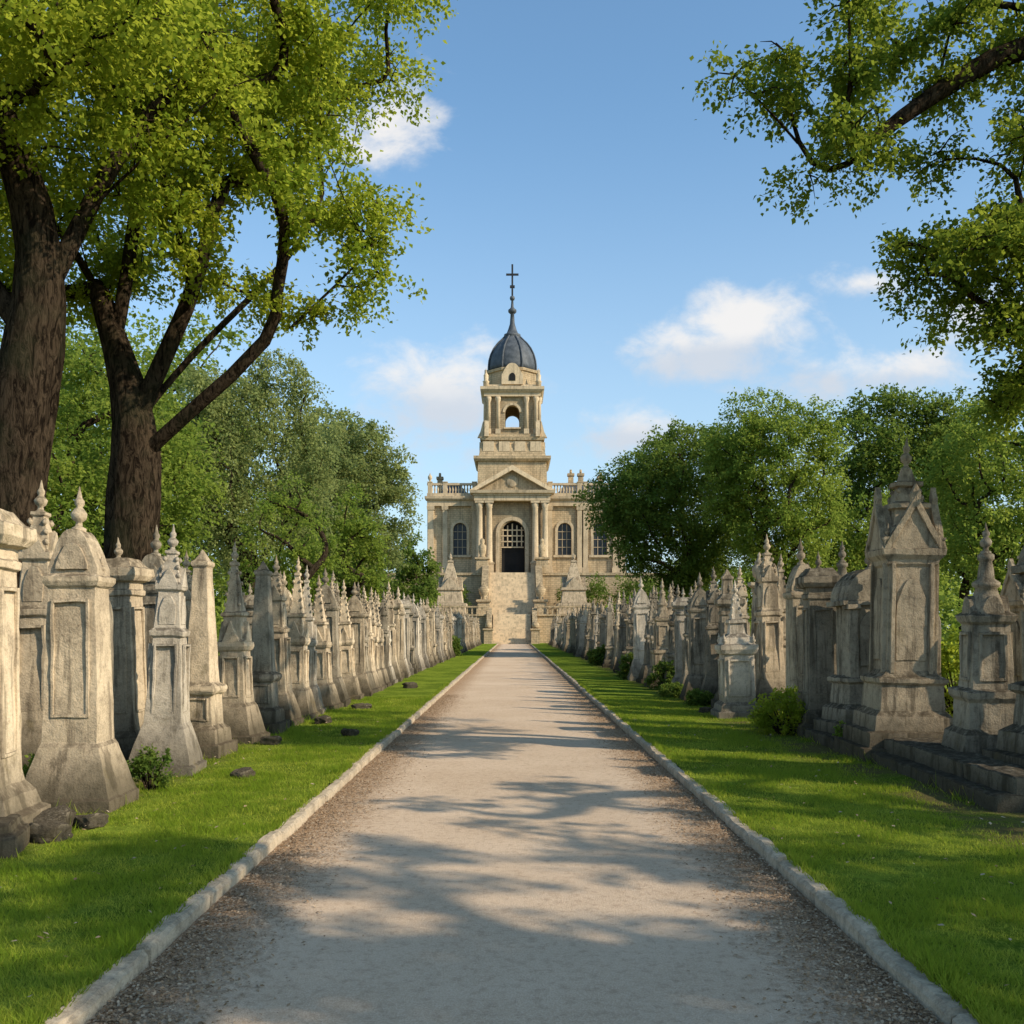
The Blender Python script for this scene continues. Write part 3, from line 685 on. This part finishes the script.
arc=[(cxT+(-math.cos(math.pi*i/14))*1.78,15.2+1.78*math.sin(math.pi*i/14)) for i in range(15)]; arc2=[(cxT+(-math.cos(math.pi*i/14))*2.3,15.2+2.3*math.sin(math.pi*i/14)) for i in range(15)]
for i in range(14): prism(bm,[arc[i],arc[i+1],arc2[i+1],arc2[i]],Y0-.25,Y0+.05)
for s in (-1,1): box(bm,cxT+min(s*1.78,s*2.3),cxT+max(s*1.78,s*2.3),Y0-.25,Y0-.003,ZF,15.2)
part('door_surround',bm,M_trim)
bm=bmesh.new()
for s in (-1,1):
    for q in (3.2,4.55):
        x=cxT+s*q
        stack_(bm,[(ZF,.62,.62),(ZF+1.3,.62,.62),(ZF+1.35,.7,.7),(ZF+1.55,.7,.7)],x,Y0-.75)
        lathe(bm,[(ZF+1.5,.55),(ZF+1.7,.5),(ZF+1.8,.44),(18.6,.38),(18.7,.45),(18.8,.42),(19.3,.6)],16,x,Y0-.75)
        stack_(bm,[(19.3,.62,.62),(19.6,.62,.62)],x,Y0-.75)
part('portico_columns',bm,M_trim)
bm=bmesh.new()
stack_(bm,[(19.6,5.3,.7),(20.3,5.3,.7),(20.3,5.45,.85),(20.5,5.5,.9),(20.6,5.8,1.2),(21.0,5.9,1.3)],cxT,Y0-.7)
part('portico_entablature',bm,M_trim)
bm=bmesh.new(); prism(bm,[(cxT-5.2,21.0),(cxT+5.2,21.0),(cxT,23.9)],Y0-.9,Y0+.4); part('pediment_field',bm,M_bld)
bm=bmesh.new()
for s in (-1,1): prism(bm,[(cxT+s*5.95,21.0),(cxT+s*5.0,21.0),(cxT,23.8),(cxT,24.5)],Y0-1.7-.01*s,Y0+.3)
part('pediment_cornice',bm,M_trim)
bm=bmesh.new(); bmesh.ops.create_uvsphere(bm,u_segments=12,v_segments=8,radius=.8,matrix=Matrix.Translation((cxT,Y0-.95,22.3))@Matrix.Diagonal((1,.3,1,1))); part('pediment_medallion',bm,M_trim)
bm=bmesh.new(); stack_(bm,[(21.003,4.9,4.9),(25.3,4.8,4.8),(25.3,5.1,5.1),(25.6,5.4,5.4),(26.0,5.4,5.4),(26.05,4.7,4.7),(26.6,4.6,4.6),(28.3,4.2,4.2),(28.35,4.5,4.5),(28.8,4.6,4.6),(28.85,4.1,4.1),(29.3,4.1,4.1)],cxT,YC); part('tower_attic',bm,M_bld)
bm=bmesh.new()
for k in range(4):
    for x in (-3.3,-1.1,1.1,3.3): prism(bm,[(x-.8,26.75),(x+.8,26.75),(x+.75,28.1),(x-.75,28.1)],-4.62,-4.3,TM(k))
    for s in (-1,1):
        prism(bm,[(s*4.0,28.8),(s*4.9,28.8),(s*4.5,29.6),(s*4.15,31.0),(s*4.0,31.2)],-3.9,-3.3,TM(k))
part('attic_panels',bm,M_trim)
bm=bmesh.new()
for k in range(4):
    w=3.55 if k%2==0 else 2.75
    archwall(bm,-w,w,-3.55,-2.753,29.3,34.6,1.0,30.2,32.4,M=TM(k))
part('belfry',bm,M_bld)
bm=bmesh.new()
for k in range(4):
    for s in (-1,1):
        for q in (2.0,3.35):
            M=TM(k); c=M@Vector((s*q,-3.8,0))
            stack_(bm,[(29.3,.36,.36),(30.0,.36,.36)],c.x,c.y); lathe(bm,[(30,.3),(33.7,.25),(34.2,.4),(34.55,.4)],10,c.x,c.y)
    arc=[((-math.cos(math.pi*i/10))*1.02,32.4+1.02*math.sin(math.pi*i/10)) for i in range(11)]; arc2=[((-math.cos(math.pi*i/10))*1.35,32.4+1.35*math.sin(math.pi*i/10)) for i in range(11)]
    for i in range(10): prism(bm,[arc[i],arc[i+1],arc2[i+1],arc2[i]],-3.7,-3.52,TM(k))
    prism(bm,[(-1.2,30.05),(1.2,30.05),(1.2,30.25),(-1.2,30.25)],-3.9,-3.5,TM(k))
part('belfry_columns',bm,M_trim)
bm=bmesh.new(); stack_(bm,[(34.6,4.0,4.0),(35.1,4.0,4.0),(35.2,4.2,4.2),(35.5,4.5,4.5),(35.9,4.5,4.5),(35.95,3.8,3.8),(36.3,3.75,3.75)],cxT,YC); part('belfry_cornice',bm,M_trim)
bm=bmesh.new(); lathe(bm,[(36.3,3.75),(38.4,3.65),(38.45,3.9),(38.8,3.95),(38.85,3.6)],8,cxT,YC,False,math.pi/8); part('dome_drum',bm,M_bld)
bm=bmesh.new()
for k in range(4):
    prism(bm,[(x,z) for x,z in archpts(1.5,36.3,37.6,1.7)],-4.0,-3.2,TM(k))
for k in range(4):
    c=TM(k)@Vector((3.7,-3.7,0)); lathe(bm,[(35.9,.4),(36.6,.4),(36.7,.5),(36.9,.3),(37.6,.35),(37.9,.15),(38.6,.02)],8,c.x,c.y)
part('drum_gables',bm,M_trim)
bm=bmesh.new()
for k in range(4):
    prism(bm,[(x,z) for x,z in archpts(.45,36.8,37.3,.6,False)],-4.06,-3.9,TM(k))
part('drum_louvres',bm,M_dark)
bm=bmesh.new(); lathe(bm,[(38.8,3.55),(39.4,3.6),(40.3,3.5),(41.2,3.25),(42.1,2.8),(42.9,2.2),(43.6,1.5),(44.0,1.1),(44.1,1.2),(44.4,1.2),(44.45,.9),(45.2,.6),(46.0,.36),(47.4,.26),(47.5,.4),(47.7,.6),(48.0,.6),(48.2,.35),(48.4,.22),(49.4,.14),(49.45,.3),(49.7,.38),(49.95,.3),(50.0,.1),(50.2,.1)],24,cxT,YC); part('dome_and_spire',bm,M_slate)
bm=bmesh.new()
for k in range(8):
    an=math.pi/8+k*math.pi/4; pr=[(38.85,3.66),(39.4,3.7),(40.3,3.6),(41.2,3.34),(42.1,2.9),(42.9,2.3),(43.6,1.6),(44.0,1.2)]
    pts=[(cxT+r*math.cos(an),YC+r*math.sin(an),z) for z,r in pr]
    v,f=tube_geo([([np.array(p) for p in pts],[.13]*len(pts),6)]); vs=[bm.verts.new(q) for q in v]
    for q in f: bm.faces.new([vs[j] for j in q])
part('dome_ribs',bm,M_slate)
bm=bmesh.new(); box(bm,cxT-.13,cxT+.13,YC-.13,YC+.13,50.1,54.6); box(bm,cxT-.9,cxT+.9,YC-.1,YC+.1,53.0,53.27); box(bm,cxT-.35,cxT+.35,YC-.15,YC+.15,51.2,51.55); part('cross',bm,M_iron)
YW=Y0+2.0
for s,bays,xe in ((-1,[(-10.2,-5.15)],-12.3),(1,[(4.65,9.7),(9.7,14.75)],15.8)):
    xi=cxT+s*4.9; x0,x1=sorted((xi,xe)); L=x1-x0
    bm=bmesh.new(); bm2=bmesh.new(); bm3=bmesh.new(); bm4=bmesh.new()
    for a,b in bays: archwall(bm,a,b,YW,YW+.6,ZF,20.0,.95,12.3,15.9,cx=(a+b)/2)
    e0,e1=sorted((bays[-1][1] if s>0 else bays[0][0], xe)); box(bm,e0,e1,YW,YW+.6,ZF,20.0)
    box(bm,x0,x1,YW+.603,YW+12,ZF,20.0)
    part('wing_wall',bm,M_bld)
    for a,b in bays:
        c=(a+b)/2; box(bm4,c-.95,c+.95,YW+.45,YW+.5,12.3,16.85)
        for q in (-.32,.32): box(bm3,c+q-.03,c+q+.03,YW+.35,YW+.43,12.3,16.7)
        for z in (13.4,14.5,15.6): box(bm3,c-.93,c+.93,YW+.30,YW+.34,z,z+.06)
        arc=[(c-math.cos(math.pi*i/10)*.97,15.9+.97*math.sin(math.pi*i/10)) for i in range(11)]; arc2=[(c-math.cos(math.pi*i/10)*1.35,15.9+1.35*math.sin(math.pi*i/10)) for i in range(11)]
        for i in range(10): prism(bm2,[arc[i],arc[i+1],arc2[i+1],arc2[i]],YW-.18,YW+.02)
        for q in (-1,1): box(bm2,c+min(q*.97,q*1.35),c+max(q*.97,q*1.35),YW-.18,YW-.003,12.3,15.9)
        box(bm2,c-1.6,c+1.6,YW-.35,YW-.005,11.95,12.28)
        for q in (-2.1,2.1):
            stack_(bm2,[(ZF,.45,.3),(ZF+1.0,.45,.3),(ZF+1.02,.34,.22),(18.6,.32,.2),(18.65,.42,.28),(19.2,.46,.33)],c+q,YW-.24)
    stack_(bm2,[(ZF,.55,.3),(ZF+1.0,.55,.3),(ZF+1.02,.42,.22),(18.6,.4,.2),(18.65,.5,.28),(19.2,.55,.33)],xe-s*.5,YW-.25)
    stack_(bm2,[(19.2,L/2,.3),(19.95,L/2,.3),(20.0,L/2+.2,.5),(20.2,L/2+.3,.7),(20.55,L/2+.3,.75),(20.6,L/2,.4),(21.0,L/2,.4)],(x0+x1)/2,YW-.2)
    x=x0+.25
    while x<x1-.1:
        lathe(bm2,[(21.0,.13),(21.2,.08),(21.5,.15),(21.9,.08),(22.15,.13)],6,x,YW-.2); x+=.42
    box(bm2,x0,x1,YW-.45,YW+.05,22.15,22.45)
    for x in [xe-s*.4]+[q for a,b in bays for q in (a+.45,b-.45)]:
        stack_(bm2,[(21.0,.3,.3),(22.5,.3,.3),(22.52,.36,.36),(22.65,.36,.36)],x,YW-.2)
    lathe(bm2,[(22.6,.2),(22.8,.12),(23.1,.3),(23.4,.3),(23.7,.08),(23.9,.02)],8,xe-s*.4,YW-.2)
    part('wing_windows',bm4,M_glass); part('wing_trim',bm2,M_trim); part('wing_window_bars',bm3,M_trim)
    bm=bmesh.new(); stack_(bm,[(20.0,L/2-.5,5),(23.2,L/2-3,1.5)],(x0+x1)/2,YW+6); part('wing_roof',bm,M_slate)
    bm=bmesh.new()
    for q,hh in ((.2,24.1),) if s<0 else ((.33,24.6),(.46,24.6),(.72,24.2)):
        stack_(bm,[(20.5,.4,.5),(hh-.4,.36,.45),(hh-.35,.5,.6),(hh,.5,.6)],x0+L*q,YW+5); lathe(bm,[(hh,.2),(hh+.6,.16)],8,x0+L*q,YW+5)
    part('chimneys',bm,M_bld)
ST=bpy.data.objects.new('stone_staircase',None); COL.objects.link(ST)
bm=bmesh.new()
n=18; rs=(ZF-3.6)/n
for i in range(n):
    z=3.6+rs*(i+1); ya=128.5+i*(8.3/n); box(bm,cxT-3.1,cxT+3.1,ya,136.98,z-rs,z)
for i in range(16):
    z=3.6*(i+1)/16; ya=117.5+i*.33; box(bm,cxT-2.3,cxT+2.3,ya,123.0,z-.225,z)
mk_obj('steps',fin(bm,'steps'),[M_trim],parent=ST)
bm=bmesh.new()
SW=Matrix(((0,1,0,0),(1,0,0,0),(0,0,1,0),(0,0,0,1)))
for s in (-1,1):
    x=cxT+s*3.6
    prism(bm,[(128.2,3.0),(137.0,3.0),(137.0,10.4),(136.0,10.4),(128.2,4.7)],-.45,.45,Matrix.Translation((x,0,0))@SW)
    stack_(bm,[(3.0,.8,.8),(5.2,.75,.75),(5.25,.95,.95),(5.5,.95,.95),(5.55,.6,.6)],x,127.5)
    lathe(bm,[(5.5,.35),(5.8,.2),(6.2,.55),(6.9,.7),(7.1,.5),(7.4,.2),(7.8,.03)],10,x,127.5)
    stack_(bm,[(9.4,.85,.85),(11.3,.8,.8),(11.35,1.0,1.0),(11.6,1.0,1.0)],x+s*.5,137.6)
    lathe(bm,[(11.6,.5),(11.9,.35),(12.4,.5),(13.2,.55),(13.5,.25),(13.8,.32),(14.1,.28),(14.3,.05)],10,x+s*.5,137.6)
    x=cxT+s*2.75; prism(bm,[(117.3,-.1),(123.0,-.1),(123.0,4.4),(122.6,4.4),(117.3,.9)],-.3,.3,Matrix.Translation((x,0,0))@SW)
    stack_(bm,[(-.1,.5,.5),(1.6,.5,.5),(1.65,.62,.62),(1.85,.62,.62)],x,116.8); lathe(bm,[(1.85,.3),(2.1,.45),(2.5,.4),(2.8,.03)],8,x,116.8)
mk_obj('parapets_and_urns',fin(bm,'parapets'),[M_bld],parent=ST)
bm=bmesh.new()
for s in (-1,1):
    x0,x1=sorted((cxT+s*3.06,s*34)); box(bm,x0,x1,122.0,137.0,-.1,3.4); box(bm,x0,x1,121.8,122.5,3.4,3.6)
    x=x0
    while x<x1: 
        box(bm,x,x+.18,122.0,122.18,3.6,4.4); x+=.6
    box(bm,x0,x1,121.9,122.3,4.4,4.6)
box(bm,cxT-3.05,cxT+3.05,123.003,136.97,-.1,3.6)
mk_obj('terrace_wall',fin(bm,'terrace'),[M_bld])
for s in (-1,1):
    bm=bmesh.new(); stack_(bm,[(3.4,2.0,2.0),(4.6,1.9,1.9),(4.7,2.1,2.1),(5.0,2.1,2.1),(5.1,1.6,1.6),(6.6,1.4,1.4),(6.7,1.6,1.6),(7.0,1.6,1.6),(7.05,1.15,1.15),(10.2,.3,.3),(10.3,.4,.4),(10.5,.3,.3)])
    finial(bm,10.4,2.6)
    for k in range(4): prism(bm,[(-1.1,7.0),(1.1,7.0),(0,8.4)],-1.5,-.7,Matrix.Rotation(k*math.pi/2,4,'Z'))
    mk_obj('stone_pinnacle',fin(bm,'pinnacle'),[M_stone],(cxT+s*7.8,127,0))
C=[]
for s in (-1,1):
    for _ in range(80):
        C.append((s*rng2.uniform(6.5,22),rng2.uniform(129.5,134.5),3.6+rng2.uniform(.2,4.6)))
V,lv=leaf_geo(np.array(C),1.3,150,.3,rng2,.9)
mk_obj('terrace_shrubs',quads_mesh('terrace_shrubs',V,4,lv),[L_dark])

# ---------------------------------------------------------------- sky, sun, camera
EL=R_(32); AZ=Vector((.89,-.46)).normalized()
sd=Vector((AZ.x*math.cos(EL),AZ.y*math.cos(EL),math.sin(EL)))
W=bpy.data.worlds.new('World'); S.world=W; W.use_nodes=True; nt=W.node_tree; nt.nodes.clear(); N=NT(nt)
sky=N.n('ShaderNodeTexSky'); sky.sky_type='NISHITA'; sky.sun_disc=False; sky.sun_elevation=EL; sky.sun_rotation=math.atan2(sd.x,sd.y)
sky.air_density=1.0; sky.dust_density=.6; sky.ozone_density=1.6
tc=N.n('ShaderNodeTexCoord'); sx=N.n('ShaderNodeSeparateXYZ'); N.set(sx.inputs[0],tc.outputs['Generated'])
yy=N.math('MAXIMUM',sx.outputs[1],.05); u=N.math('DIVIDE',sx.outputs[0],yy); v=N.math('DIVIDE',sx.outputs[2],yy)
cb=N.n('ShaderNodeCombineXYZ'); N.set(cb.inputs[0],u); N.set(cb.inputs[1],N.math('MULTIPLY',v,1.4))
nz=N.noise(cb.outputs[0],17,6,.6,.2)
mask=None; shade=None
for (u0,v0,ru,rv,am) in ((.20,.275,.105,.038,1.05),(.235,.305,.075,.05,1.05),(-.07,.23,.09,.065,1.05),(-.13,.505,.06,.055,.85),(.385,.255,.075,.03,.95),(.31,.25,.045,.024,.75),(.35,.345,.055,.018,.6),(.47,.31,.07,.03,.8),(.115,.195,.06,.03,.9)):
    a=N.math('DIVIDE',N.math('SUBTRACT',u,u0),ru); b=N.math('DIVIDE',N.math('SUBTRACT',v,v0),rv)
    e=N.math('SUBTRACT',1.0,N.math('SQRT',N.math('ADD',N.math('MULTIPLY',a,a),N.math('MULTIPLY',b,b))))
    e=N.math('MULTIPLY',N.math('MAXIMUM',e,-1.0),am)
    sh=N.math('MULTIPLY',b,N.math('MAXIMUM',N.math('ADD',e,.7),0.0))
    mask=e if mask is None else N.math('SMOOTH_MAX',mask,e,.15)
    shade=sh if shade is None else N.math('ADD',shade,sh)
dens=N.ramp(N.math('ADD',mask,N.math('MULTIPLY',N.math('SUBTRACT',nz,.5),2.2)),-.12,.85)
dens=N.math('MULTIPLY',dens,N.ramp(sx.outputs[1],.05,.2))
ccol=N.mix(N.ramp(N.math('ADD',shade,N.math('MULTIPLY',nz,1.2)),-.4,.9),(5.1,5.5,6.1),(7.3,7.1,6.9))
tint=N.mix(1.0,sky.outputs[0],(1.35,1.65,1.68),'MULTIPLY')
haze=N.ramp(sx.outputs[2],.50,-.08)
skyc=N.mix(N.math('MULTIPLY',haze,.75),tint,(4.5,5.3,6.2))
fc=N.mix(N.math('MULTIPLY',dens,.92),skyc,ccol)
bg=N.n('ShaderNodeBackground'); N.set(bg.inputs[0],fc); bg.inputs[1].default_value=.13
wo=N.n('ShaderNodeOutputWorld'); nt.links.new(bg.outputs[0],wo.inputs[0])
sun=bpy.data.lights.new('sun','SUN'); sun.energy=5.0; sun.angle=R_(.53); sun.color=(1,.88,.70)
so=bpy.data.objects.new('sun',sun); COL.objects.link(so); so.rotation_euler=sd.to_track_quat('Z','Y').to_euler()
cam=bpy.data.cameras.new('camera'); co=bpy.data.objects.new('camera',cam); COL.objects.link(co)
cam.lens=35.2; cam.sensor_width=36; cam.shift_y=.115; cam.shift_x=-.002; cam.clip_end=5000; cam.clip_start=.05
co.location=(0,0,1.7); co.rotation_euler=(R_(90),0,0); S.camera=co
S.view_settings.view_transform='Standard'; S.view_settings.look='None'; S.view_settings.exposure=0
